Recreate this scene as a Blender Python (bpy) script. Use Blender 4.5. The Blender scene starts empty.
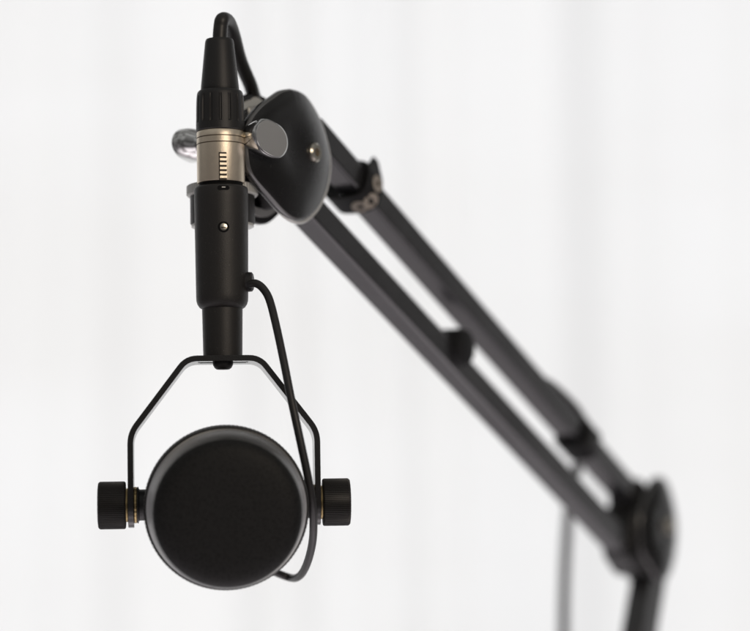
import bpy, bmesh, math, random
from mathutils import Vector, Matrix
random.seed(4)
R = math.radians
PI = math.pi
scene = bpy.context.scene
COL = scene.collection
MM = 0.001
CAM = Vector((0, 0, 1200))          # camera position, mm
PITCH = R(6.0)
FWD = Vector((0, math.cos(PITCH), math.sin(PITCH)))
UP = Vector((0, -math.sin(PITCH), math.cos(PITCH)))
RT = Vector((1, 0, 0))
FP = 2500.0                         # focal length in photo pixels

def ray(px, py):
    return FWD + RT * ((px - 375) / FP) + UP * ((315.5 - py) / FP)

def P(px, py, d):
    """point (mm) seen at a photo position, d mm along the view axis"""
    return CAM + ray(px, py) * d

# ------------------------------------------------------------------ materials
def nmat(name, base, rough=0.5, metal=0.0, spec=0.5, noise=0.0, nscale=60, bump=0.0, bscale=900,
         stretch=(1, 1, 1), rvar=0.0, sheen=0.0, coat=0.0, dust=0.0):
    m = bpy.data.materials.new(name); m.use_nodes = True
    nt = m.node_tree; b = nt.nodes['Principled BSDF']
    b.inputs['Base Color'].default_value = (*base, 1)
    b.inputs['Roughness'].default_value = rough
    b.inputs['Metallic'].default_value = metal
    b.inputs['Specular IOR Level'].default_value = spec
    if sheen:
        b.inputs['Sheen Weight'].default_value = sheen
        b.inputs['Sheen Roughness'].default_value = 0.4
    if coat:
        b.inputs['Coat Weight'].default_value = coat
        b.inputs['Coat Roughness'].default_value = 0.12
    tc = nt.nodes.new('ShaderNodeTexCoord')
    mp = nt.nodes.new('ShaderNodeMapping'); mp.inputs['Scale'].default_value = stretch
    nt.links.new(tc.outputs['Object'], mp.inputs['Vector'])
    if noise or rvar:
        n = nt.nodes.new('ShaderNodeTexNoise'); n.inputs['Scale'].default_value = nscale
        n.inputs['Detail'].default_value = 6; n.inputs['Roughness'].default_value = 0.6
        nt.links.new(mp.outputs[0], n.inputs['Vector'])
        if noise:
            mx = nt.nodes.new('ShaderNodeMix'); mx.data_type = 'RGBA'
            mx.inputs['A'].default_value = (*[c * (1 - noise) for c in base], 1)
            mx.inputs['B'].default_value = (*[min(1, c * (1 + noise)) for c in base], 1)
            nt.links.new(n.outputs['Fac'], mx.inputs['Factor'])
            last = mx.outputs['Result']
            if dust:
                n3 = nt.nodes.new('ShaderNodeTexNoise'); n3.inputs['Scale'].default_value = 1500
                n3.inputs['Detail'].default_value = 2
                nt.links.new(tc.outputs['Object'], n3.inputs['Vector'])
                cr = nt.nodes.new('ShaderNodeValToRGB')
                cr.color_ramp.elements[0].position = 0.70; cr.color_ramp.elements[1].position = 0.80
                cr.color_ramp.elements[0].color = (0, 0, 0, 1); cr.color_ramp.elements[1].color = (dust, dust, dust, 1)
                nt.links.new(n3.outputs['Fac'], cr.inputs[0])
                m2 = nt.nodes.new('ShaderNodeMix'); m2.data_type = 'RGBA'
                m2.inputs['B'].default_value = (0.45, 0.43, 0.40, 1)
                nt.links.new(cr.outputs[0], m2.inputs['Factor']); nt.links.new(last, m2.inputs['A'])
                last = m2.outputs['Result']
            nt.links.new(last, b.inputs['Base Color'])
        if rvar:
            mr = nt.nodes.new('ShaderNodeMapRange')
            mr.inputs['To Min'].default_value = max(0.02, rough - rvar); mr.inputs['To Max'].default_value = min(1, rough + rvar)
            nt.links.new(n.outputs['Fac'], mr.inputs['Value']); nt.links.new(mr.outputs[0], b.inputs['Roughness'])
    if bump:
        n2 = nt.nodes.new('ShaderNodeTexNoise'); n2.inputs['Scale'].default_value = bscale
        n2.inputs['Detail'].default_value = 4
        nt.links.new(mp.outputs[0], n2.inputs['Vector'])
        bp = nt.nodes.new('ShaderNodeBump'); bp.inputs['Strength'].default_value = bump
        bp.inputs['Distance'].default_value = 0.0002
        nt.links.new(n2.outputs['Fac'], bp.inputs['Height']); nt.links.new(bp.outputs[0], b.inputs['Normal'])
    return m

M = {}
M['black_satin'] = nmat('black_satin_paint', (0.022, 0.0205, 0.019), 0.46, spec=0.5, noise=0.15, nscale=90, bump=0.35, bscale=2500, rvar=0.07, dust=0.22)
M['black_plastic'] = nmat('black_plastic', (0.016, 0.0155, 0.0155), 0.46, spec=0.5, noise=0.2, nscale=80, bump=0.25, bscale=2600, rvar=0.06, dust=0.10)
M['black_knob'] = nmat('black_knurled', (0.020, 0.019, 0.018), 0.42, spec=0.5, noise=0.2, nscale=120, rvar=0.06, dust=0.12)
M['black_yoke'] = nmat('black_yoke_paint', (0.018, 0.017, 0.0165), 0.17, spec=0.8, noise=0.15, nscale=120, bump=0.2, bscale=2200, rvar=0.05)
M['plate'] = nmat('black_plate_plastic', (0.011, 0.0108, 0.0108), 0.27, spec=0.5, noise=0.15, nscale=40, bump=0.15, bscale=1500, rvar=0.05, dust=0.08)
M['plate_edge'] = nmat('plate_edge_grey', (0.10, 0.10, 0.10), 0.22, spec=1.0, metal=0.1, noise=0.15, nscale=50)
M['arm'] = nmat('black_arm_enamel', (0.031, 0.0315, 0.034), 0.21, spec=1.0, noise=0.25, nscale=25, bump=0.12, bscale=900, rvar=0.10, dust=0.15)
M['gold'] = nmat('champagne_metal', (0.86, 0.755, 0.60), 0.34, metal=0.85, noise=0.05, nscale=400, bump=0.35, bscale=3500, rvar=0.05)
M['gold_dark'] = nmat('champagne_groove', (0.20, 0.165, 0.12), 0.5, metal=0.6)
M['brass'] = nmat('brass', (0.50, 0.38, 0.19), 0.40, metal=1.0, noise=0.12, nscale=200)
M['screw'] = nmat('screw_metal', (0.60, 0.56, 0.48), 0.24, metal=1.0, noise=0.1, nscale=300)
M['chrome'] = nmat('chrome', (0.70, 0.70, 0.69), 0.14, metal=1.0, noise=0.05, nscale=80, rvar=0.05)
M['satin_steel'] = nmat('satin_steel', (0.60, 0.60, 0.57), 0.42, metal=0.35, noise=0.08, nscale=150, rvar=0.05)
M['end'] = nmat('brushed_end_face', (0.74, 0.74, 0.72), 0.24, metal=0.75, noise=0.05, nscale=200)
M['cable'] = nmat('cable_rubber', (0.022, 0.021, 0.021), 0.42, spec=0.5, noise=0.2, nscale=150, rvar=0.06, dust=0.10)
M['dark'] = nmat('dark_recess', (0.004, 0.004, 0.004), 0.7, spec=0.2)
M['slot_brown'] = nmat('slot_brown', (0.035, 0.026, 0.018), 0.6)
M['pale_print'] = nmat('pale_print', (0.36, 0.32, 0.27), 0.6, noise=0.2, nscale=300)
M['strap'] = nmat('black_webbing', (0.012, 0.012, 0.013), 0.7, spec=0.3, noise=0.3, nscale=500, bump=0.6, bscale=1500)

def mesh_grille(name, rough, lo, hi, sheen, spec=0.6):
    m = bpy.data.materials.new(name); m.use_nodes = True
    nt = m.node_tree; b = nt.nodes['Principled BSDF']
    b.inputs['Roughness'].default_value = rough
    b.inputs['Sheen Weight'].default_value = sheen; b.inputs['Sheen Roughness'].default_value = 0.35
    b.inputs['Specular IOR Level'].default_value = spec
    tc = nt.nodes.new('ShaderNodeTexCoord')
    v = nt.nodes.new('ShaderNodeTexVoronoi'); v.inputs['Scale'].default_value = 820
    v.inputs['Randomness'].default_value = 0.95
    nt.links.new(tc.outputs['Object'], v.inputs['Vector'])
    cr = nt.nodes.new('ShaderNodeValToRGB')
    cr.color_ramp.elements[0].position = 0.15; cr.color_ramp.elements[0].color = (lo, lo, lo, 1)
    cr.color_ramp.elements[1].position = 0.5; cr.color_ramp.elements[1].color = (hi, hi, hi * .98, 1)
    nt.links.new(v.outputs['Distance'], cr.inputs[0]); nt.links.new(cr.outputs[0], b.inputs['Base Color'])
    bp = nt.nodes.new('ShaderNodeBump'); bp.inputs['Strength'].default_value = 0.35; bp.inputs['Distance'].default_value = 0.0002
    nt.links.new(v.outputs['Distance'], bp.inputs['Height']); nt.links.new(bp.outputs[0], b.inputs['Normal'])
    return m
M['grille'] = mesh_grille('windscreen_face', 0.60, 0.002, 0.0105, 0.03, 0.3)
M['grille_side_lit'] = mesh_grille('windscreen_side_lit', 0.36, 0.012, 0.05, 0.6)  # same foam as the face; rim brightness put into a paler colour and sheen

# ------------------------------------------------------------------ mesh helpers (all lengths in mm)
def frame_from(z, xhint=Vector((1, 0, 0))):
    z = z.normalized(); y = z.cross(xhint).normalized(); x = y.cross(z).normalized()
    return Matrix((x, y, z)).transposed()

def lathe(bm, prof, center=Vector((0, 0, 0)), axis=Vector((0, 0, 1)), n=72, rfun=None, mi=0, xhint=None):
    """prof: list of (r, h[, material index for the band up to the next]); closed with caps where r = 0"""
    if xhint is None:
        xhint = Vector((1, 0, 0)) if abs(axis.normalized().x) < 0.9 else Vector((0, 1, 0))
    F = frame_from(axis, xhint)
    rings = []
    for p in prof:
        r, h = p[0], p[1]
        if r < 1e-6:
            rings.append([bm.verts.new(center + F @ Vector((0, 0, h)))])
        else:
            ring = []
            for i in range(n):
                a = 2 * PI * i / n
                rr = r * (rfun(i, h, r) if rfun else 1)
                ring.append(bm.verts.new(center + F @ Vector((rr * math.cos(a), rr * math.sin(a), h))))
            rings.append(ring)
    for k in range(len(rings) - 1):
        A, B = rings[k], rings[k + 1]
        m_ = prof[k][2] if len(prof[k]) > 2 else mi
        if len(A) == 1 and len(B) == 1: continue
        for i in range(n):
            j = (i + 1) % n
            if len(A) == 1: f = bm.faces.new((A[0], B[j], B[i]))
            elif len(B) == 1: f = bm.faces.new((A[i], A[j], B[0]))
            else: f = bm.faces.new((A[i], A[j], B[j], B[i]))
            f.material_index = m_

def catmull(pts, sub=10):
    out = []
    q = [pts[0] * 2 - pts[1]] + list(pts) + [pts[-1] * 2 - pts[-2]]
    for i in range(1, len(q) - 2):
        p0, p1, p2, p3 = q[i - 1:i + 3]
        for s in range(sub):
            t = s / sub
            out.append(0.5 * ((2 * p1) + (p2 - p0) * t + (2 * p0 - 5 * p1 + 4 * p2 - p3) * t * t + (3 * p1 - p0 - 3 * p2 + p3) * t ** 3))
    out.append(pts[-1].copy())
    return out

def sweep(bm, pts, r, n=20, smooth=True, sub=10, mi=0):
    c = catmull(pts, sub) if smooth else pts
    t = (c[1] - c[0]).normalized()
    ref = Vector((0, 0, 1)) if abs(t.z) < 0.8 else Vector((1, 0, 0))
    nrm = (ref - t * ref.dot(t)).normalized()
    rings = []
    for i, p in enumerate(c):
        t = (c[min(i + 1, len(c) - 1)] - c[max(i - 1, 0)]).normalized()
        nrm = (nrm - t * nrm.dot(t)).normalized(); b = t.cross(nrm)
        rr = r(i / (len(c) - 1)) if callable(r) else r
        rings.append([bm.verts.new(p + (nrm * math.cos(2 * PI * k / n) + b * math.sin(2 * PI * k / n)) * rr) for k in range(n)])
    for a, b_ in zip(rings, rings[1:]):
        for k in range(n):
            bm.faces.new((a[k], a[(k + 1) % n], b_[(k + 1) % n], b_[k])).material_index = mi
    bm.faces.new(rings[0][::-1]); bm.faces.new(rings[-1])

def rect_loft(bm, c0, c1, ax, ay, w, h, w1=None, h1=None):
    """box from c0 to c1 with half-section w along ax, h along ay"""
    w1 = w if w1 is None else w1; h1 = h if h1 is None else h1
    A = [bm.verts.new(c0 + ax * sx * w + ay * sy * h) for sx, sy in ((-1, -1), (1, -1), (1, 1), (-1, 1))]
    B = [bm.verts.new(c1 + ax * sx * w1 + ay * sy * h1) for sx, sy in ((-1, -1), (1, -1), (1, 1), (-1, 1))]
    for k in range(4):
        bm.faces.new((A[k], A[(k + 1) % 4], B[(k + 1) % 4], B[k]))
    bm.faces.new(A[::-1]); bm.faces.new(B)

def build(name, bm, mats, parent=None, bevel=0.0, segs=3, angle=35, subsurf=0):
    bmesh.ops.recalc_face_normals(bm, faces=bm.faces)
    for v in bm.verts: v.co *= MM
    me = bpy.data.meshes.new(name); bm.to_mesh(me); bm.free()
    for m in (mats if isinstance(mats, (list, tuple)) else [mats]): me.materials.append(m)
    me.shade_smooth()
    me.set_sharp_from_angle(angle=R(angle))
    o = bpy.data.objects.new(name, me); COL.objects.link(o)
    if parent is not None: o.parent = parent
    if bevel:
        b = o.modifiers.new('bevel', 'BEVEL'); b.width = bevel * MM; b.segments = segs
        b.limit_method = 'ANGLE'; b.angle_limit = R(30); b.harden_normals = False
    if subsurf:
        s = o.modifiers.new('sub', 'SUBSURF'); s.levels = subsurf; s.render_levels = subsurf
    return o

def BM(): return bmesh.new()

def tag(o, label=None, cat=None, group=None, kind=None):
    if label: o['label'] = label
    if cat: o['category'] = cat
    if group: o['group'] = group
    if kind: o['kind'] = kind
    return o

def empty(name, mat4):
    o = bpy.data.objects.new(name, None); COL.objects.link(o)
    o.empty_display_size = 0.02
    m = mat4.copy(); m.translation = m.translation * MM
    o.matrix_world = m
    return o

def mat4(rot3, loc):
    m = rot3.to_4x4(); m.translation = loc
    return m

# ------------------------------------------------------------------ stem frame shared by microphone and connector
S0 = P(222.9, 360, 1000)
S1 = P(219.4, 39, 1013.4)
KS = (S1 - S0).length / 321.0
zax = (S1 - S0).normalized()
yaw = R(4.0)
xh = Vector((math.cos(yaw), math.sin(yaw), 0))
STEM = frame_from(zax, xh)
def H(py): return (360 - py) * KS          # height along the stem for a photo row
def S(px): return px * 0.4 * 1.005

# ================================================================== MICROPHONE
mic = empty('microphone', mat4(STEM, S0))
tag(mic, 'black broadcast microphone hanging front-on in an angular yoke with two knurled side knobs', 'microphone')

# -- post
bm = BM()
lathe(bm, [(0, 1.0), (S(19.4), 1.0), (S(19.5), 2), (S(20.2), H(312)), (S(20.2), H(300)), (0, H(300))])
build('post', bm, M['black_satin'], mic)
# -- connector housing
bm = BM()
r0, r1 = S(26.0), S(27.0)
lathe(bm, [(0, H(309.5)), (S(20.5), H(309.5)), (S(22.8), H(308)), (S(24.8), H(305)), (S(25.8), H(301.5)), (r0, H(297)),
           (r0 + .03, H(290)), (r1, H(200)), (r1, H(191.0)), (r1 - .25, H(189.3)), (r1 - 0.8, H(188.4)), (r1 - 2, H(188)), (0, H(188))], n=96)
housing = build('connector_housing', bm, M['black_satin'], mic, angle=50)
# screw in the housing
def front(zrow, dx, r):            # a point on the front of the stem
    a = math.asin(dx / r)
    return Vector((dx, -r * math.cos(a), zrow)), Vector((math.sin(a), -math.cos(a), 0))
c, n_ = front(H(231.5), 0.75, S(26.6))
bm = BM()
lathe(bm, [(0, .12), (1.0, .12), (1.45, 0.0), (1.5, -.8), (0, -.8)], c + n_ * 0.25, n_, n=32)
sc_ = build('screw', bm, M['screw'], housing)
bm = BM(); lathe(bm, [(0, .14), (2.0, .14), (2.25, 0.0), (2.25, -.8), (0, -.8)], c, n_, n=32)
build('screw_recess', bm, M['dark'], housing)
bm = BM()
tt = Vector((n_.y * -1, n_.x, 0)).normalized()
rect_loft(bm, c + n_ * 0.35 - Vector((0, 0, .2)), c + n_ * 0.41 + Vector((0, 0, .2)) * 0 + n_ * .02 - Vector((0, 0, .2)), tt, Vector((0, 0, 1)), .95, .16)
build('screw_slot', bm, M['dark'], sc_)
# small slot near the top of the housing
def slot_pts(w, h, r, zc, dxc, out, k=10):
    vs = []
    for i in range(k):
        a = PI / 2 + PI * i / (k - 1); vs.append((-w + h * math.cos(a), h * math.sin(a)))
    for i in range(k):
        a = -PI / 2 + PI * i / (k - 1); vs.append((w + h * math.cos(a), h * math.sin(a)))
    res = []
    for x, z in vs:
        p, nn = front(zc + z, dxc + x, r); res.append(p + nn * out)
    return res
def curved_patch(name, w, h, r, zc, dxc, out, mat, parent):
    bm = BM()
    f = [bm.verts.new(p) for p in slot_pts(w, h, r, zc, dxc, out)]
    b = [bm.verts.new(p) for p in slot_pts(w, h, r, zc, dxc, out - 1)]
    k = len(f)
    for i in range(k): bm.faces.new((f[i], f[(i + 1) % k], b[(i + 1) % k], b[i]))
    # strip fill so that the patch follows the cylinder
    half = k // 2
    for i in range(half - 1):
        bm.faces.new((f[i], f[i + 1], f[k - 2 - i], f[k - 1 - i]))
    return build(name, bm, mat, parent)
sl = curved_patch('indicator_slot', 1.5, 0.85, r1, H(192.8), 0.85, 0.30, M['dark'], housing)
curved_patch('indicator_tab', 0.55, 0.18, r1, H(192.3), 0.9, 0.36, M['satin_steel'], sl)
# strain relief on the right
bm = BM()
gx = Vector((1, -0.18, 0)).normalized()
lathe(bm, [(0, 2.0), (3.2, 2.0), (3.9, 1.5), (4.0, 0), (4.0, -2), (0, -2)], Vector((0, 0, H(283.5))) + gx * (S(26.4)), gx, n=40)
build('strain_relief', bm, M['black_plastic'], housing)

# -- yoke: bent strip
def strip(name, path, thick, depth, mats, parent, cap=8):
    """path in local x/z (centre line), strip extends +-depth along y, ends rounded"""
    pts = []
    # round the corners
    n = len(path)
    for i, p in enumerate(path):
        if 0 < i < n - 1:
            a = (path[i - 1] - p).normalized(); b = (path[i + 1] - p).normalized(); rr = 4.2
            for s in range(7):
                t = s / 6
                pts.append((p + a * rr) * (1 - t) ** 2 + p * 2 * t * (1 - t) + (p + b * rr) * t * t)
        else: pts.append(p.copy())
    # densify ends for the round tips
    def tip(pend, pprev):
        d = (pend - pprev).normalized(); L = depth
        return [(pend - d * (L * (1 - math.sin(PI / 2 * k / cap))), depth * math.cos(PI / 2 * k / cap)) for k in range(cap + 1)]
    seq = [(p, hw) for p, hw in reversed(tip(pts[0], pts[1]))] + [(p, depth) for p in pts[1:-1]] + tip(pts[-1], pts[-2])
    bm = BM(); rings = []
    for i, (p, hw) in enumerate(seq):
        a = seq[max(i - 1, 0)][0]; b = seq[min(i + 1, len(seq) - 1)][0]
        d = (b - a).normalized(); nn = Vector((-d.z, 0, d.x))
        hw = max(hw, 0.05)
        rings.append([bm.verts.new(p + nn * thick / 2 * s1 + Vector((0, hw * s2, 0))) for s1, s2 in ((1, -1), (1, 1), (-1, 1), (-1, -1))])
    for A, B in zip(rings, rings[1:]):
        for k in range(4): bm.faces.new((A[k], A[(k + 1) % 4], B[(k + 1) % 4], B[k]))
    bm.faces.new(rings[0]); bm.faces.new(rings[-1][::-1])
    return build(name, bm, mats, parent, bevel=0.35, segs=2)
ZP = -57.4
YD = 9.0
V = Vector
yk = strip('yoke', [V((-36.9, 0, ZP - YD)), V((-36.9, 0, -29.5)), V((-14.4, 0, 0)), V((14.4, 0, 0)), V((36.9, 0, -29.5)), V((36.9, 0, ZP - YD))],
           2.3, YD, M['black_yoke'], mic)
# slots and bolt under the yoke bar
for sx in (-1, 1):
    bm = BM()
    rect_loft(bm, V((sx * 3.5, -1.2, -1.16)), V((sx * 9.2, -1.2, -1.16)), V((0, 1, 0)), V((0, 0, 1)), 1.6, .06)
    build('slot', bm, M['dark'], yk)
    bm = BM()
    lathe(bm, [(0, -.16), (.45, -.16), (.5, 0), (0, 0)], V((sx * 9.5, -2.4, -1.15)), n=16)
    build('rivet', bm, M['satin_steel'], yk)
bm = BM()
lathe(bm, [(0, -4.0), (2.6, -3.9), (3.4, -3.3), (4.0, -2.2), (4.1, -1.5), (4.1, -1.0), (0, -1.0)], V((0, -1.5, 0)), n=48)
build('bolt', bm, M['black_plastic'], mic, angle=50)

# -- knobs, washers, bosses on both sides
def knurl(nt_, depth):
    return lambda i, h, r: 1.0 - (depth if (i % 4) in (2, 3) else 0.0)
for s in (-1, 1):
    ax = V((s, 0, 0))
    bm = BM()
    kr = 9.45
    kn = lambda i, h, r: (1.0 - (0.04 if (i % 4) in (2, 3) else 0.0)) if r > kr - .5 else 1.0
    lathe(bm, [(0, 39.0), (8.6, 39.0), (9.1, 39.1), (kr, 39.6), (kr, 49.0), (kr - .15, 49.4), (8.8, 49.9), (7.4, 50.1), (0, 50.0)],
          V((0, 0, ZP)), ax, n=296, rfun=kn)
    build('knob', bm, M['black_knob'], mic, angle=25)
    bm = BM(); lathe(bm, [(2, 38.1), (6.5, 38.1), (6.7, 38.3), (6.7, 38.9), (6.5, 39.05), (2, 39.05)], V((0, 0, ZP)), ax, n=60)
    build('washer', bm, M['brass'], mic)
    bm = BM()
    lathe(bm, [(2, 35.72), (7.0, 35.72), (7.2, 35.5), (7.2, 34.8), (7.0, 34.6), (2, 34.6)], V((0, 0, ZP)), ax, n=96,
          rfun=lambda i, h, r: 1 - (.02 if i % 4 > 1 and r > 6 else 0))
    build('washer', bm, M['brass'], mic)
    bm = BM()
    lathe(bm, [(2, 34.55), (7.0, 34.55), (7.25, 34.4), (7.25, 34.0), (6.6, 33.9), (6.2, 33.6), (6.2, 31), (6.8, 30), (0, 29)], V((0, 0, ZP)), ax, n=60)
    build('pivot_boss', bm, M['black_plastic'], mic)

# -- microphone head, axis tipped a little down towards the camera
tip = R(8.8)
HA = V((0.02, -math.cos(tip), -math.sin(tip))).normalized()
HC = V((0, 0, ZP + 1.4))
bm = BM()
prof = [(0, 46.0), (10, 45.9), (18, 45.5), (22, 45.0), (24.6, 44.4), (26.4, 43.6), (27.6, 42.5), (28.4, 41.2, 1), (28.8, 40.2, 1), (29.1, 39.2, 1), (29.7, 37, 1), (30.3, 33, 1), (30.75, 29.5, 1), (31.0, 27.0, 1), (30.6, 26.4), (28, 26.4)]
lathe(bm, prof, HC, HA, n=128)
build('windscreen', bm, [M['grille'], M['grille_side_lit']], mic, angle=50)
bm = BM()
lathe(bm, [(28, 26.8), (30.9, 26.8), (31.7, 26.4), (32.05, 25.8), (32.05, 19.8), (31.5, 19.2), (28, 19.2)], HC, HA, n=360,
      rfun=lambda i, h, r: 1 - (.0035 if i % 3 == 2 and r > 31.95 else 0))
build('grille_ring', bm, M['black_knob'], mic)
bm = BM()
lathe(bm, [(29, 19.6), (30.2, 19.4), (30.4, 19), (28.2, -12), (27.6, -12.6), (27.6, -13.6), (27.8, -14.2), (26.2, -36), (24, -44), (19, -49), (12, -51), (0, -52)], HC, HA, n=96)
build('body', bm, M['black_plastic'], mic, angle=40)

# -- short lead from the housing to the back of the head
inv = mic.matrix_world.inverted()
def L(px, py, d):     # local mic coordinates of a seen point
    return (inv @ (P(px, py, d) * MM)) / MM
lead = [L(249.5, 284, 999), L(256, 283.5, 998), L(263, 288.5, 997), (L(269.5, 300, 995)), L(276, 325, 990), L(283.5, 360, 984), L(291, 398, 979),
        L(299, 435, 976), L(307.5, 475, 976), L(312.2, 503, 978), L(313.5, 525, 985), L(312, 545, 996), L(306.5, 565, 1012),
        L(299, 576.5, 1027), L(289, 577.5, 1040), V((18, 44, -83)), V((9, 41, -76)), V((5, 36, -70))]
bm = BM(); sweep(bm, lead, 1.62, n=24)
build('lead', bm, M['cable'], mic)

# ================================================================== CABLE WITH CONNECTOR
xlr = empty('microphone_cable', mat4(STEM, S0 + zax * H(188)))
tag(xlr, 'black cable with a champagne metal connector plugged into the top of the microphone', 'cable')
Z0 = H(188)
def Hx(py): return H(py) - Z0
bm = BM()
rg = S(23.9)
def groove(py, w=.22, d=.25):
    h = Hx(py)
    return [(rg, h - w), (rg - d, h - w + .02, 1), (rg - d, h + w - .02, 1), (rg, h + w)]
prof = [(0, Hx(184.8)), (rg - .9, Hx(184.8)), (rg - .2, Hx(184.4)), (rg, Hx(183.2))] + groove(146) + groove(139.6) + [(rg, Hx(134)), (rg - .3, Hx(133)), (0, Hx(132.6))]
lathe(bm, prof, n=96)
shell = build('connector_shell', bm, [M['gold'], M['gold_dark']], xlr, angle=40)
bm = BM(); lathe(bm, [(0, Hx(188.3)), (rg - .8, Hx(188.3)), (rg - .8, Hx(184.6)), (0, Hx(184.6))], n=72)
build('gasket', bm, M['dark'], xlr)
# release slider with ribs
bm = BM()
def patchbox(bm, dx0, dx1, z0, z1, r, o0, o1, mi=0):
    vs = []
    for o in (o1, o0):
        for dx, z in ((dx0, z0), (dx1, z0), (dx1, z1), (dx0, z1)):
            p, nn = front(z, dx, r); vs.append(bm.verts.new(p + nn * o))
    for q in ((0, 1, 2, 3), (7, 6, 5, 4), (0, 4, 5, 1), (1, 5, 6, 2), (2, 6, 7, 3), (3, 7, 4, 0)):
        bm.faces.new([vs[i] for i in q]).material_index = mi
patchbox(bm, -.85, 2.2, Hx(185.0), Hx(157.0), rg, -1, .20, 0)
for k in range(6):
    zc = Hx(181.6 - k * 4.35)
    patchbox(bm, -.40, 2.3, zc - .47, zc + .47, rg, -.5, .36, 1)
build('release_slider', bm, [M['slot_brown'], M['gold']], shell)
# fluted collar
bm = BM()
rc = S(24.4)
def flute(i, h, r):
    if r < rc * 0.93 or h > Hx(97.5) or h < Hx(124): return 1.0
    ph = (i % 12)
    if ph in (0, 11, 1): return 0.955
    return 1.0
prof = [(0, Hx(132.7)), (rc - .3, Hx(132.7)), (rc, Hx(132)), (rc, Hx(125)), (rc * .999, Hx(123.5)), (rc * .995, Hx(121)), (rc * .99, Hx(112)), (rc * .98, Hx(103)), (rc * .97, Hx(99)), (rc * .96, Hx(97)),
        (rc * .95, Hx(95)), (rc * .92, Hx(93)), (rc * .88, Hx(92)), (0, Hx(92))]
lathe(bm, prof, n=192, rfun=flute)
build('collar', bm, M['black_plastic'], xlr, angle=30)
bm = BM()
lathe(bm, [(0, Hx(92.2)), (S(19.0), Hx(92.2)), (S(19.3), Hx(91)), (S(19.2), Hx(88)), (S(17), Hx(66)), (S(14.6), Hx(43)), (S(14.2), Hx(41)), (S(13.4), Hx(39.5)), (S(8), Hx(39)), (0, Hx(39))], n=80)
build('boot', bm, M['black_plastic'], xlr, angle=50)

# ================================================================== BOOM ARM geometry frame
HN = P(314, 153, 1045)              # screw of the near joint (outer face of the right plate)
HF = P(668, 526, 1306)              # screw of the far joint
hd = (HF - HN); hd.z = 0; U = hd.normalized()
HH = V((U.y, -U.x, 0))              # hinge axis, towards camera and right
ZZ = V((0, 0, 1))
OFF = 14.0
def PL(px, py, off=0.0):
    """photo position laid on the vertical plane of the arm, off mm from the mid plane"""
    o = HN - HH * (OFF - off); r = ray(px, py)
    t = (o - CAM).dot(HH) / r.dot(HH)
    return CAM + r * t
arm = empty('boom_arm', mat4(Matrix((U, -HH, ZZ)).transposed(), HN - HH * OFF))
tag(arm, 'black twin-tube boom arm reaching down to the right with rounded triangular joint plates', 'boom arm')
AI = arm.matrix_world.inverted()
def A_(p): return (AI @ (p * MM)) / MM     # world mm -> arm mm
# arm local axes: x = heading, y = -hinge axis (right side is -y), z = up

out_px = [(297, 87.6), (306, 90.2), (314.5, 97), (325.5, 116), (333, 139), (336.5, 160), (334, 184), (326, 205), (314, 218), (303, 220), (290, 212.5), (273, 194), (259.5, 178),
          (254, 166), (252, 150), (251.5, 134), (255, 120), (266, 105.5), (280, 94.8), (288.5, 89.3)]
OUT = []
for px, py in out_px:
    q = A_(PL(px, py, OFF)); OUT.append((q.x, q.z))
cl = catmull([V((x, z, 0)) for x, z in OUT + [OUT[0]]], 6)[:-1]
OUTL = [(p.x, p.y) for p in cl]
hc = A_(HN)                          # hinge centre in arm coords
print('outline mm', [(round(x), round(y)) for x, y in OUT], 'hinge', hc)
cx = sum(p[0] for p in OUTL) / len(OUTL); cz = sum(p[1] for p in OUTL) / len(OUTL)

MR = sum(math.hypot(x - cx, z - cz) for x, z in OUTL) / len(OUTL)
def blend(sc):
    w = min(1, max(0, (.97 - sc) * 1.8)); res = []
    for x, z in OUTL:
        d = math.hypot(x - cx, z - cz); f = (1 - w) + w * MR / d
        res.append((cx + (x - cx) * f, cz + (z - cz) * f))
    return res

def plate(name, side, origin, parent, mx=1.0):
    """side -1: right plate (towards -y), +1: left plate. outline about the hinge centre"""
    bm = BM(); rings = []
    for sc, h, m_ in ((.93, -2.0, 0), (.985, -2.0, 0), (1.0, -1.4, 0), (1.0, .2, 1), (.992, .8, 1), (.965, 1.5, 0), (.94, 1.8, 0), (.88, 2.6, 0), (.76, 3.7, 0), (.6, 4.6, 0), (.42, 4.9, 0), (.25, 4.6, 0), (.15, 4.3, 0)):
        rings.append(([bm.verts.new(origin + V((mx * (cx + (x - cx) * sc - hc.x), side * (OFF + h - 4), cz + (z - cz) * sc - hc.z))) for x, z in blend(sc)], m_))
    n = len(OUTL)
    for (a, m1), (b, m2) in zip(rings, rings[1:]):
        for k in range(n):
            bm.faces.new((a[k], a[(k + 1) % n], b[(k + 1) % n], b[k])).material_index = m1
    bm.faces.new(rings[-1][0]); bm.faces.new(rings[0][0][::-1])
    return build(name, bm, [M['plate'], M['plate_edge']], parent, angle=50)

def inner_ring(name, side, origin, parent, mirror=False):
    bm = BM(); mx = -1 if mirror else 1
    rings = []
    for sc, h in ((.90, -2.05), (.90, -3.2), (.78, -3.2), (.78, -2.05)):
        rings.append([bm.verts.new(origin + V((mx * (cx + (x - cx) * sc - hc.x), side * (OFF + h - 4), cz + (z - cz) * sc - hc.z))) for x, z in OUTL])
    n = len(OUTL)
    for a, b in zip(rings, rings[1:]):
        for k in range(n): bm.faces.new((a[k], a[(k + 1) % n], b[(k + 1) % n], b[k]))
    return build(name, bm, M['satin_steel'], parent)

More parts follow.
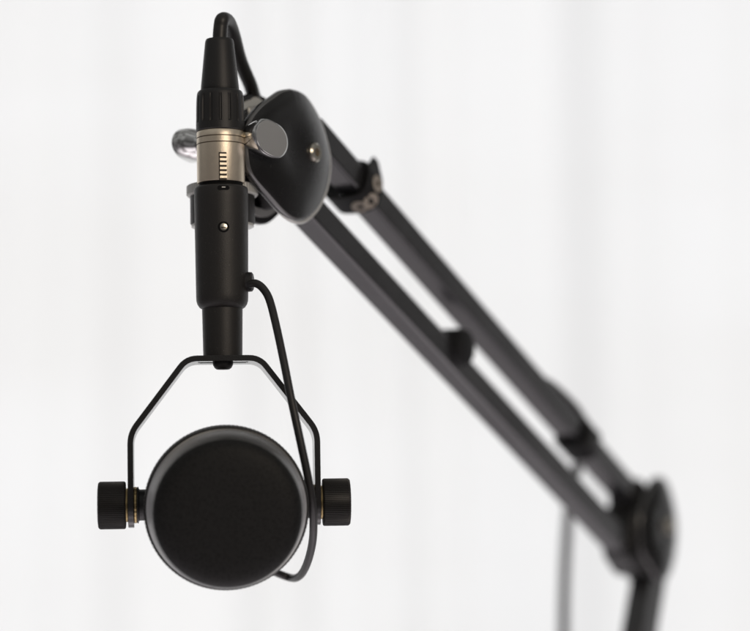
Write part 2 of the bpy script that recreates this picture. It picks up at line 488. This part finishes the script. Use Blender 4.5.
def joint_screw(origin, parent):
    bm = BM()
    lathe(bm, [(0, .9), (4.4, .9), (5.4, .2), (5.4, -3), (0, -3)], origin + V((-1.0, -(OFF - .6), 0)), V((0, -1, 0)), n=40)
    w = build('screw_recess', bm, M['dark'], parent)
    bm = BM()
    lathe(bm, [(1.7, 2.2), (1.8, 2.9), (3.3, 2.9), (4.0, 2.3), (4.15, 1.6), (4.15, -1), (0, -1)], origin + V((-1.0, -(OFF - .6), 0)), V((0, -1, 0)), n=40)
    s_ = build('joint_screw', bm, M['screw'], parent)
    bm = BM()
    lathe(bm, [(0, 2.2), (1.9, 2.2), (1.9, 1), (0, 1)], origin + V((-1.0, -(OFF - .6), 0)), V((0, -1, 0)), n=6)
    build('hex_socket', bm, M['gold_dark'], s_)

O_near = V((0, 0, 0))
plate('side_plate', -1, O_near, arm); plate('side_plate', 1, O_near, arm)
inner_ring('plate_liner', 1, O_near, arm)
def backing(origin, parent, sx=1.0, dx=2.1, dz=-.3):
    bm = BM(); rings = []
    for sc, h in ((.9, -2.3), (1.0, -2.3), (1.02, -1.8), (1.02, -1.0), (1.0, -.1), (.97, .1), (.9, .1)):
        rings.append([bm.verts.new(origin + V((sx * (cx + (x - cx) * sc - hc.x) + dx, -(OFF + h - 4), cz + (z - cz) * sc - hc.z + dz))) for x, z in OUTL])
    n = len(OUTL)
    for a_, b_ in zip(rings, rings[1:]):
        for k in range(n): bm.faces.new((a_[k], a_[(k + 1) % n], b_[(k + 1) % n], b_[k]))
    bm.faces.new(rings[-1]); bm.faces.new(rings[0][::-1])
    return build('backing_plate', bm, M['satin_steel'], parent, angle=40)
backing(O_near, arm)
joint_screw(O_near, arm)
far0 = A_(HF); far0.y = 0
plate('side_plate', -1, far0 + V((5, 0, 0)), arm, .72); plate('side_plate', 1, far0 + V((2, 0, 0)), arm, -.5)
joint_screw(far0, arm)
print('far hinge in arm frame', far0)

# tubes
TU0, TU1 = A_(PL(318, 143)), A_(PL(645, 516))
TL0, TL1 = A_(PL(279, 179)), A_(PL(624, 548))
TU0 = TU0 - (TU1 - TU0).normalized() * 10
dU = (TU1 - TU0).normalized(); dL = (TL1 - TL0).normalized()
print('tube dirs', dU, dL, (TU1 - TU0).length, (TL1 - TL0).length)
YA = V((0, 1, 0))
def tube(name, p0, p1, w, h):
    d = (p1 - p0).normalized(); up = d.cross(YA).normalized()
    if up.z < 0: up = -up
    bm = BM(); rect_loft(bm, p0, p1, YA, up, w, h)
    o = build(name, bm, M['arm'], arm, bevel=1.5, segs=3)
    return o, up
tube('arm_tube', TU0 + dU.cross(YA).normalized() * (.55 if dU.cross(YA).z > 0 else -.55), TU1 + dU.cross(YA).normalized() * (.55 if dU.cross(YA).z > 0 else -.55), 6.2, 5.75)
_, upv = tube('arm_tube', TL0 - dL.cross(YA).normalized() * (.6 if dL.cross(YA).z > 0 else -.6), TL1 - dL.cross(YA).normalized() * (.6 if dL.cross(YA).z > 0 else -.6), 6.2, 5.75)

# joint cores between the plates (near)
bm = BM()
rect_loft(bm, V((-16, 0, -14)), V((8, 0, 6)), YA, V((.6, 0, -.8)), 7.0, 13)
build('joint_block', bm, M['black_plastic'], arm, bevel=2)
# far joint block
bm = BM()
lathe(bm, [(0, -9.0), (20, -9.0), (21, -8), (21, 8), (20, 9.0), (0, 9.0)], far0 + V((-10, 0, -5)), YA, n=48)
build('joint_block', bm, M['black_plastic'], arm, angle=40)
# far lower arm
LA0 = A_(PL(650, 570)); LA1 = A_(PL(630, 690))
bm = BM(); d = (LA1 - LA0).normalized()
LA0 = LA0 - d * 25; LA1 = LA1 + d * 160
rect_loft(bm, LA0, LA1, YA, d.cross(YA).normalized(), 6.2, 9)
build('lower_tube', bm, M['arm'], arm, bevel=1.5)
# rounded lug at the end of the lower tube
bm = BM()
lathe(bm, [(0, -7.2), (8.6, -7.2), (9.2, -6.6), (9.2, 6.6), (8.6, 7.2), (0, 7.2)], TL1 + dL * -2, YA, n=40)
build('pivot_lug', bm, M['plate'], arm, angle=40)
bm = BM()
lathe(bm, [(0, -7.2), (8.2, -7.2), (8.8, -6.6), (8.8, 6.6), (8.2, 7.2), (0, 7.2)], A_(PL(628, 496)), YA, n=40)
build('pivot_lug', bm, M['plate'], arm, angle=40)

# clamp head behind the connector: bracket, chrome cross handle, flange and sleeve
hub = P(227.5, 142.3, 1026)
rf = P(271.5, 138.5, 1010)
ax = (rf - hub); Lh = ax.length; LL = Lh - 0.5; axn = ax.normalized()
bm = BM()
OV = lambda i, h, r: 1 + .17 * min(1, max(0, (abs(h) - (Lh - 14)) / 8)) * math.cos(2 * (2 * PI * i / 72 - R(76)))
h0 = A_(hub); axl = (AI.to_3x3() @ axn).normalized()
lathe(bm, [(0, Lh + .25), (7.9, Lh + .2), (8.6, Lh - .2), (8.8, Lh - .8), (8.6, Lh - 3.5), (7.9, Lh - 7), (6.6, Lh - 10), (5.4, Lh - 13), (4.8, 6), (5.6, 3), (5.6, -3), (4.8, -6),
           (4.6, -LL + 12), (5.6, -LL + 9.6), (7.0, -LL + 7.6), (7.7, -LL + 5.0), (7.8, -LL + 1.3), (7.5, -LL + .4), (6.8, -LL), (0, -LL)], h0, axl, n=72, xhint=V((0, 0, 1)), rfun=OV)
hd_ = build('cross_handle', bm, M['chrome'], arm, angle=38)
bm = BM(); lathe(bm, [(0, Lh + .32), (7.9, Lh + .30), (8.0, Lh + .1), (0, Lh + .1)], h0, axl, n=72, xhint=V((0, 0, 1)), rfun=OV)
build('end_face', bm, M['end'], hd_)
sw = A_(PL(255, 112, -OFF + 5))
bm = BM(); lathe(bm, [(0, 1.5), (5.8, 1.5), (6.6, .8), (6.8, -2), (0, -2)], sw, V((0, -1, 0)), n=48)
build('swivel_cap', bm, M['satin_steel'], arm, angle=40)
# neck of the handle going back into the bracket
scrd = axl.cross(V((0, 0, 1))).normalized()
bd = scrd if (arm.matrix_world.to_3x3() @ scrd).y > 0 else -scrd
bm = BM(); lathe(bm, [(0, 0), (5, 0), (5, 14), (0, 14)], h0, bd, n=40)
build('handle_screw', bm, M['chrome'], arm)
br = A_(P(240, 150, 1052))
bm = BM(); rect_loft(bm, br + V((-10, 0, -8)), br + V((18, 0, 6)), YA, ZZ, 8, 11)
build('clamp_bracket', bm, M['black_plastic'], arm, bevel=2)
fl = A_(P(222.3, 191, 1024)); zl = (AI.to_3x3() @ zax).normalized()
bm = BM()
lathe(bm, [(0, 2.3), (14.0, 2.3), (14.6, 1.9), (14.7, -1.6), (14.1, -2.3), (0, -2.3)], fl, zl, n=180, rfun=lambda i, h, r: 1 - (.014 if i % 3 == 2 and r > 14.5 else 0))
build('flange', bm, M['satin_steel'], arm, angle=30)
bm = BM()
lathe(bm, [(0, -2.0), (13.2, -2.2), (13.2, -13.4), (12.9, -13.9), (0, -13.9)], fl, zl, n=80)
build('sleeve', bm, M['black_plastic'], arm, angle=40)
bm = BM()
lathe(bm, [(0, -13.8), (12.7, -13.8), (12.8, -14.9), (12.2, -15.2), (0, -15.2)], fl, zl, n=80)
build('sleeve_ring', bm, M['satin_steel'], arm, angle=40)
bm = BM(); lathe(bm, [(0, 2.2), (7.5, 2.2), (7.0, 15), (0, 15)], fl + V((4, 0, 0)), zl, n=48)
build('spindle', bm, M['chrome'], arm, angle=40)

# ================================================================== CORD of the cable (continuous, along the arm, then hanging)
XI = xlr.matrix_world.inverted()
def X_(p): return (XI @ (p * MM)) / MM
def AW(p): return (arm.matrix_world @ (p * MM)) / MM
dUw = (arm.matrix_world.to_3x3() @ dU).normalized()
upU = dU.cross(YA).normalized(); upU = upU if upU.z > 0 else -upU
def along(t, side, up): return AW(TU0 + dU * t + YA * side + upU * up)
Lt = (TU1 - TU0).length
def t_at(px, py):
    q = A_(PL(px, py)); return (q - TU0).dot(dU)
ta, tb, tc_ = t_at(545, 392), t_at(562, 408), t_at(585, 440)
cord = [S0 + zax * (H(45)), S0 + zax * (H(30)) , P(222.5, 19.5, 1015), P(228, 21.5, 1022), P(233, 34, 1030), P(240, 60, 1040), P(250, 84, 1048), P(258, 104, 1056),
        AW(V((4, 4, 10))), along(24, 6, 2), along(50, 0, 0)]
cord[1] = S0 + zax * H(27) + V((0.5, 0.3, 0))
tt_ = 90
while tt_ < ta - 45:
    cord.append(along(tt_, 0, 0)); tt_ += 35
cord += [along(ta - 26, 0, 0), along(ta - 4, -2.5, 6.5), along((ta + tc_) / 2 - 6, -3, 8.8), along((ta + tc_) / 2 + 8, -3, 8.4), along(tc_ - 1, 0, 7.2), along(tc_ + 10, 7.5, 3)]
hb = P(571, 475, 1272)
cord += [P(577, 468, 1290), P(570.5, 492, 1325), P(567, 530, 1365), P(564.5, 580, 1395), P(563.5, 640, 1410), P(564, 760, 1420)]
bm = BM(); sweep(bm, [X_(p) for p in cord], 2.95, n=24)
build('cord', bm, M['cable'], xlr)

# ================================================================== STRAPS AND TIES round the arm
def band(name, t0, t1, pad_w, pad_d, pad_u, mats, thick=1.3, tilt=0.0, tongue=False):
    """closed band round the upper tube"""
    c = TU0 + dU * ((t0 + t1) / 2)
    root = empty(name, arm.matrix_world @ Matrix.Translation(c * MM) if False else mat4(Matrix((upU, YA, dU)).transposed() if False else Matrix.Identity(3), V((0, 0, 0))))
    return root

def ring_mesh(center, d, up, side, hw, hu, hd_, half, thick=1.2, n=40, tilt=0.0):
    """rounded-rectangle band; hw half width sideways, hu above, hd_ below"""
    bm = BM(); rings = [[], [], [], []]
    for i in range(n):
        a = 2 * PI * i / n
        ca, sa = math.cos(a), math.sin(a)
        e = 0.55
        x = hw * math.copysign(abs(ca) ** e, ca)
        y = (hu if sa > 0 else hd_) * math.copysign(abs(sa) ** e, sa)
        sh = tilt * y
        nn = V((ca, sa)).normalized() if False else None
        for k, (o, w) in enumerate(((0, -half), (thick, -half), (thick, half), (0, half))):
            f = 1 + o / max(4, math.hypot(x, y))
            rings[k].append(bm.verts.new(center + side * x * f + up * y * f + d * (w + sh)))
    for k in range(4):
        A, B = rings[k], rings[(k + 1) % 4]
        for i in range(n): bm.faces.new((A[i], A[(i + 1) % n], B[(i + 1) % n], B[i]))
    return bm

DW = dUw; UW = (arm.matrix_world.to_3x3() @ upU).normalized(); SW = (arm.matrix_world.to_3x3() @ YA).normalized()
# printed strap near the head
t_s = t_at(358, 184)
cs = AW(TU0 + dU * t_s)
F3 = Matrix((-SW, UW, DW)).transposed()
strap = empty('cable_strap', mat4(F3, cs))
tag(strap, 'wide black strap with pale printed rings wrapped round the upper tube near the joint', 'cable strap')
X, Y, Z = V((1, 0, 0)), V((0, 1, 0)), V((0, 0, 1))
bm = ring_mesh(V((-2.0, 0, 0)), Z, Y, X, 10.0, 8.2, 7.6, 6.2, 1.4, tilt=-.12)
build('band', bm, M['strap'], strap, bevel=.2)
# free tongue standing up
bm = BM()
rect_loft(bm, V((6.5, 7.5, 1)), V((3.0, 17.0, 3.0)), Z, X, 6.2, .9, 2.0, .6)
build('tongue', bm, M['strap'], strap, bevel=.4)
for k, aa in enumerate((-75, -38, 6)):
    ca, sa = math.cos(R(aa)), math.sin(R(aa)); e = .62
    x = 10.0 * math.copysign(abs(ca) ** e, ca) - 2.0; y = 7.6 * math.copysign(abs(sa) ** e, sa)
    nrm = V((ca, sa, 0)).normalized()
    bm = BM()
    lathe(bm, [(1.3, .2), (1.4, .6), (3.7, .6), (3.9, .2)], V((x, y, 1.6 - .12 * y)) + nrm * 1.0, nrm, n=28)
    build('printed_ring', bm, M['pale_print'], strap)

# tie wrap farther down
q = A_(PL(578, 438)); q = TU0 + dU * (q - TU0).dot(dU)
c_ = empty('cable_tie', mat4(F3, AW(q)))
tag(c_, 'thick black tie wrapped round the upper tube near the blurred far joint', 'cable tie')
bm = ring_mesh(V((0, 0, 0)), Z, Y, X, 7.6, 8.2, 7.3, 8.0, 1.2, tilt=.1)
build('wrap', bm, M['strap'], c_, bevel=.3)
bm = BM(); rect_loft(bm, V((7.6, -2, 0)), V((10.4, -2, 0)), Y, Z, 4, 5)
build('buckle', bm, M['black_plastic'], c_, bevel=.8)
sp_ = A_(PL(449.5, 348))
bm = BM(); lathe(bm, [(0, -9.8), (6.5, -9.8), (8.1, -8.8), (8.8, -6), (8.8, 6), (8.1, 8.8), (6.5, 9.8), (0, 9.8)], sp_, YA, n=40)
build('rubber_spacer', bm, M['strap'], arm, angle=40)

# ================================================================== CURTAIN
def curtain_material():
    m = bpy.data.materials.new('sheer_white_fabric'); m.use_nodes = True
    nt = m.node_tree; nt.nodes.clear()
    out = nt.nodes.new('ShaderNodeOutputMaterial')
    dif = nt.nodes.new('ShaderNodeBsdfDiffuse'); tr = nt.nodes.new('ShaderNodeBsdfTranslucent')
    mix = nt.nodes.new('ShaderNodeMixShader'); mix.inputs[0].default_value = 0.6
    tc = nt.nodes.new('ShaderNodeTexCoord'); mp = nt.nodes.new('ShaderNodeMapping')
    mp.inputs['Scale'].default_value = (1, 1, 0.035)
    nt.links.new(tc.outputs['Object'], mp.inputs[0])
    n = nt.nodes.new('ShaderNodeTexNoise'); n.inputs['Scale'].default_value = 8.5; n.inputs['Detail'].default_value = 3
    nt.links.new(mp.outputs[0], n.inputs['Vector'])
    cr = nt.nodes.new('ShaderNodeValToRGB')  # vertical bands: shade of the fold overlaps put into the fabric colour
    cr.color_ramp.elements[0].position = .25; cr.color_ramp.elements[0].color = (0.752, 0.754, 0.760, 1)
    cr.color_ramp.elements[1].position = .75; cr.color_ramp.elements[1].color = (0.80, 0.797, 0.795, 1)
    nt.links.new(n.outputs['Fac'], cr.inputs[0])
    mp2 = nt.nodes.new('ShaderNodeMapping'); mp2.inputs['Scale'].default_value = (0.35, 1, 2.2)
    nt.links.new(tc.outputs['Object'], mp2.inputs[0])
    n2 = nt.nodes.new('ShaderNodeTexNoise'); n2.inputs['Scale'].default_value = 2.0; n2.inputs['Detail'].default_value = 3
    nt.links.new(mp2.outputs[0], n2.inputs['Vector'])
    cr2 = nt.nodes.new('ShaderNodeValToRGB')  # faint horizontal bands of window-frame light and shade painted into the cloth
    cr2.color_ramp.elements[0].position = .32; cr2.color_ramp.elements[0].color = (0.955, 0.95, 0.942, 1)
    cr2.color_ramp.elements[1].position = .6; cr2.color_ramp.elements[1].color = (1, 1, 1, 1)
    nt.links.new(n2.outputs['Fac'], cr2.inputs[0])
    mu = nt.nodes.new('ShaderNodeMix'); mu.data_type = 'RGBA'; mu.blend_type = 'MULTIPLY'; mu.inputs['Factor'].default_value = 1
    nt.links.new(cr.outputs[0], mu.inputs['A']); nt.links.new(cr2.outputs[0], mu.inputs['B'])
    for s in (dif, tr): nt.links.new(mu.outputs['Result'], s.inputs['Color'])
    nt.links.new(dif.outputs[0], mix.inputs[1]); nt.links.new(tr.outputs[0], mix.inputs[2])
    nt.links.new(mix.outputs[0], out.inputs[0])
    return m
bm = BM()
NX = 900; W0, W1 = -2600.0, 2900.0
cols = []
for i in range(NX + 1):
    x = W0 + (W1 - W0) * i / NX
    y = 8 * math.sin(x / 17.0 + 1.3 * math.sin(x / 110.0)) + 12 * math.sin(x / 41.0 + 2.0 + 1.5 * math.sin(x / 190.0)) + 7 * math.sin(x / 77.0 + math.sin(x / 300.0))
    col_ = []
    for k in range(41):
        z = -200 + 3200 * k / 40; kk = k / 40 * 6
        f = 0.75 + 0.25 * (1 - kk / 6) + .08 * math.sin(kk * 1.7 + x / 400)
        col_.append(bm.verts.new(V((x + 8 * math.sin(kk + x / 300), 2900 + y * f, z))))
    cols.append(col_)
for a, b in zip(cols, cols[1:]):
    for k in range(40): bm.faces.new((a[k], b[k], b[k + 1], a[k + 1]))
cur = build('curtain', bm, curtain_material(), None, angle=180)
tag(cur, 'plain white sheer curtain glowing with daylight behind the microphone', 'curtain')

# ================================================================== LIGHT
def area(name, loc, target, sx, sy, energy, color):
    l = bpy.data.lights.new(name, 'AREA'); l.shape = 'RECTANGLE'; l.size = sx; l.size_y = sy
    l.energy = energy; l.color = color
    o = bpy.data.objects.new(name, l); COL.objects.link(o)
    o.location = loc
    o.rotation_euler = (Vector(target) - Vector(loc)).to_track_quat('-Z', 'Y').to_euler()
    return o
area('window_daylight', (0.1, 4.2, 1.5), (0.1, 0, 1.5), 5.5, 3.6, 127, (0.986, 0.998, 1.0))
area('room_lamp', (0.98, -0.9, 1.95), (-0.05, 1.0, 1.2), 0.8, 0.8, 12.0, (1.0, 0.85, 0.70))

w = bpy.data.worlds.new('World'); scene.world = w; w.use_nodes = True
nt = w.node_tree; bg = nt.nodes['Background']
tc = nt.nodes.new('ShaderNodeTexCoord'); sp = nt.nodes.new('ShaderNodeSeparateXYZ')
nt.links.new(tc.outputs['Generated'], sp.inputs[0])
cr = nt.nodes.new('ShaderNodeValToRGB')
cr.color_ramp.elements[0].position = 0.0; cr.color_ramp.elements[0].color = (2.0, 1.85, 1.92, 1)
cr.color_ramp.elements[1].position = 1.0; cr.color_ramp.elements[1].color = (0.42, 0.42, 0.41, 1)
e = cr.color_ramp.elements.new(0.5); e.color = (0.14, 0.137, 0.135, 1)
e = cr.color_ramp.elements.new(0.22); e.color = (0.16, 0.15, 0.155, 1)
mr = nt.nodes.new('ShaderNodeMapRange'); mr.inputs['From Min'].default_value = -1; mr.inputs['From Max'].default_value = 1
nt.links.new(sp.outputs['Z'], mr.inputs['Value']); nt.links.new(mr.outputs[0], cr.inputs[0])
wn = nt.nodes.new('ShaderNodeTexNoise'); wn.inputs['Scale'].default_value = 2.6; wn.inputs['Detail'].default_value = 1.5
nt.links.new(tc.outputs['Generated'], wn.inputs['Vector'])
wr = nt.nodes.new('ShaderNodeValToRGB')
wr.color_ramp.elements[0].position = .42; wr.color_ramp.elements[0].color = (0.35, 0.34, 0.34, 1)
wr.color_ramp.elements[1].position = .60; wr.color_ramp.elements[1].color = (1.0, 1.0, 1.0, 1)
nt.links.new(wn.outputs['Fac'], wr.inputs[0])
wm = nt.nodes.new('ShaderNodeMix'); wm.data_type = 'RGBA'; wm.blend_type = 'MULTIPLY'; wm.inputs['Factor'].default_value = 1
nt.links.new(cr.outputs[0], wm.inputs['A']); nt.links.new(wr.outputs[0], wm.inputs['B'])
nt.links.new(wm.outputs['Result'], bg.inputs['Color']); bg.inputs['Strength'].default_value = 1.15

# ================================================================== CAMERA
cam = bpy.data.cameras.new('camera'); co = bpy.data.objects.new('camera', cam); COL.objects.link(co)
co.location = CAM * MM
co.rotation_euler = (PI / 2 + PITCH, 0, 0)
cam.sensor_width = 36; cam.lens = FP / 750 * 36
cam.clip_start = 0.05; cam.clip_end = 50
cam.dof.use_dof = True; cam.dof.focus_distance = 0.999; cam.dof.aperture_fstop = 4.6
scene.camera = co
scene.view_settings.view_transform = 'Standard'; scene.view_settings.look = 'None'
scene.view_settings.exposure = 0; scene.view_settings.gamma = 1
scene.cycles.max_bounces = 8
scene.cycles.use_denoising = True
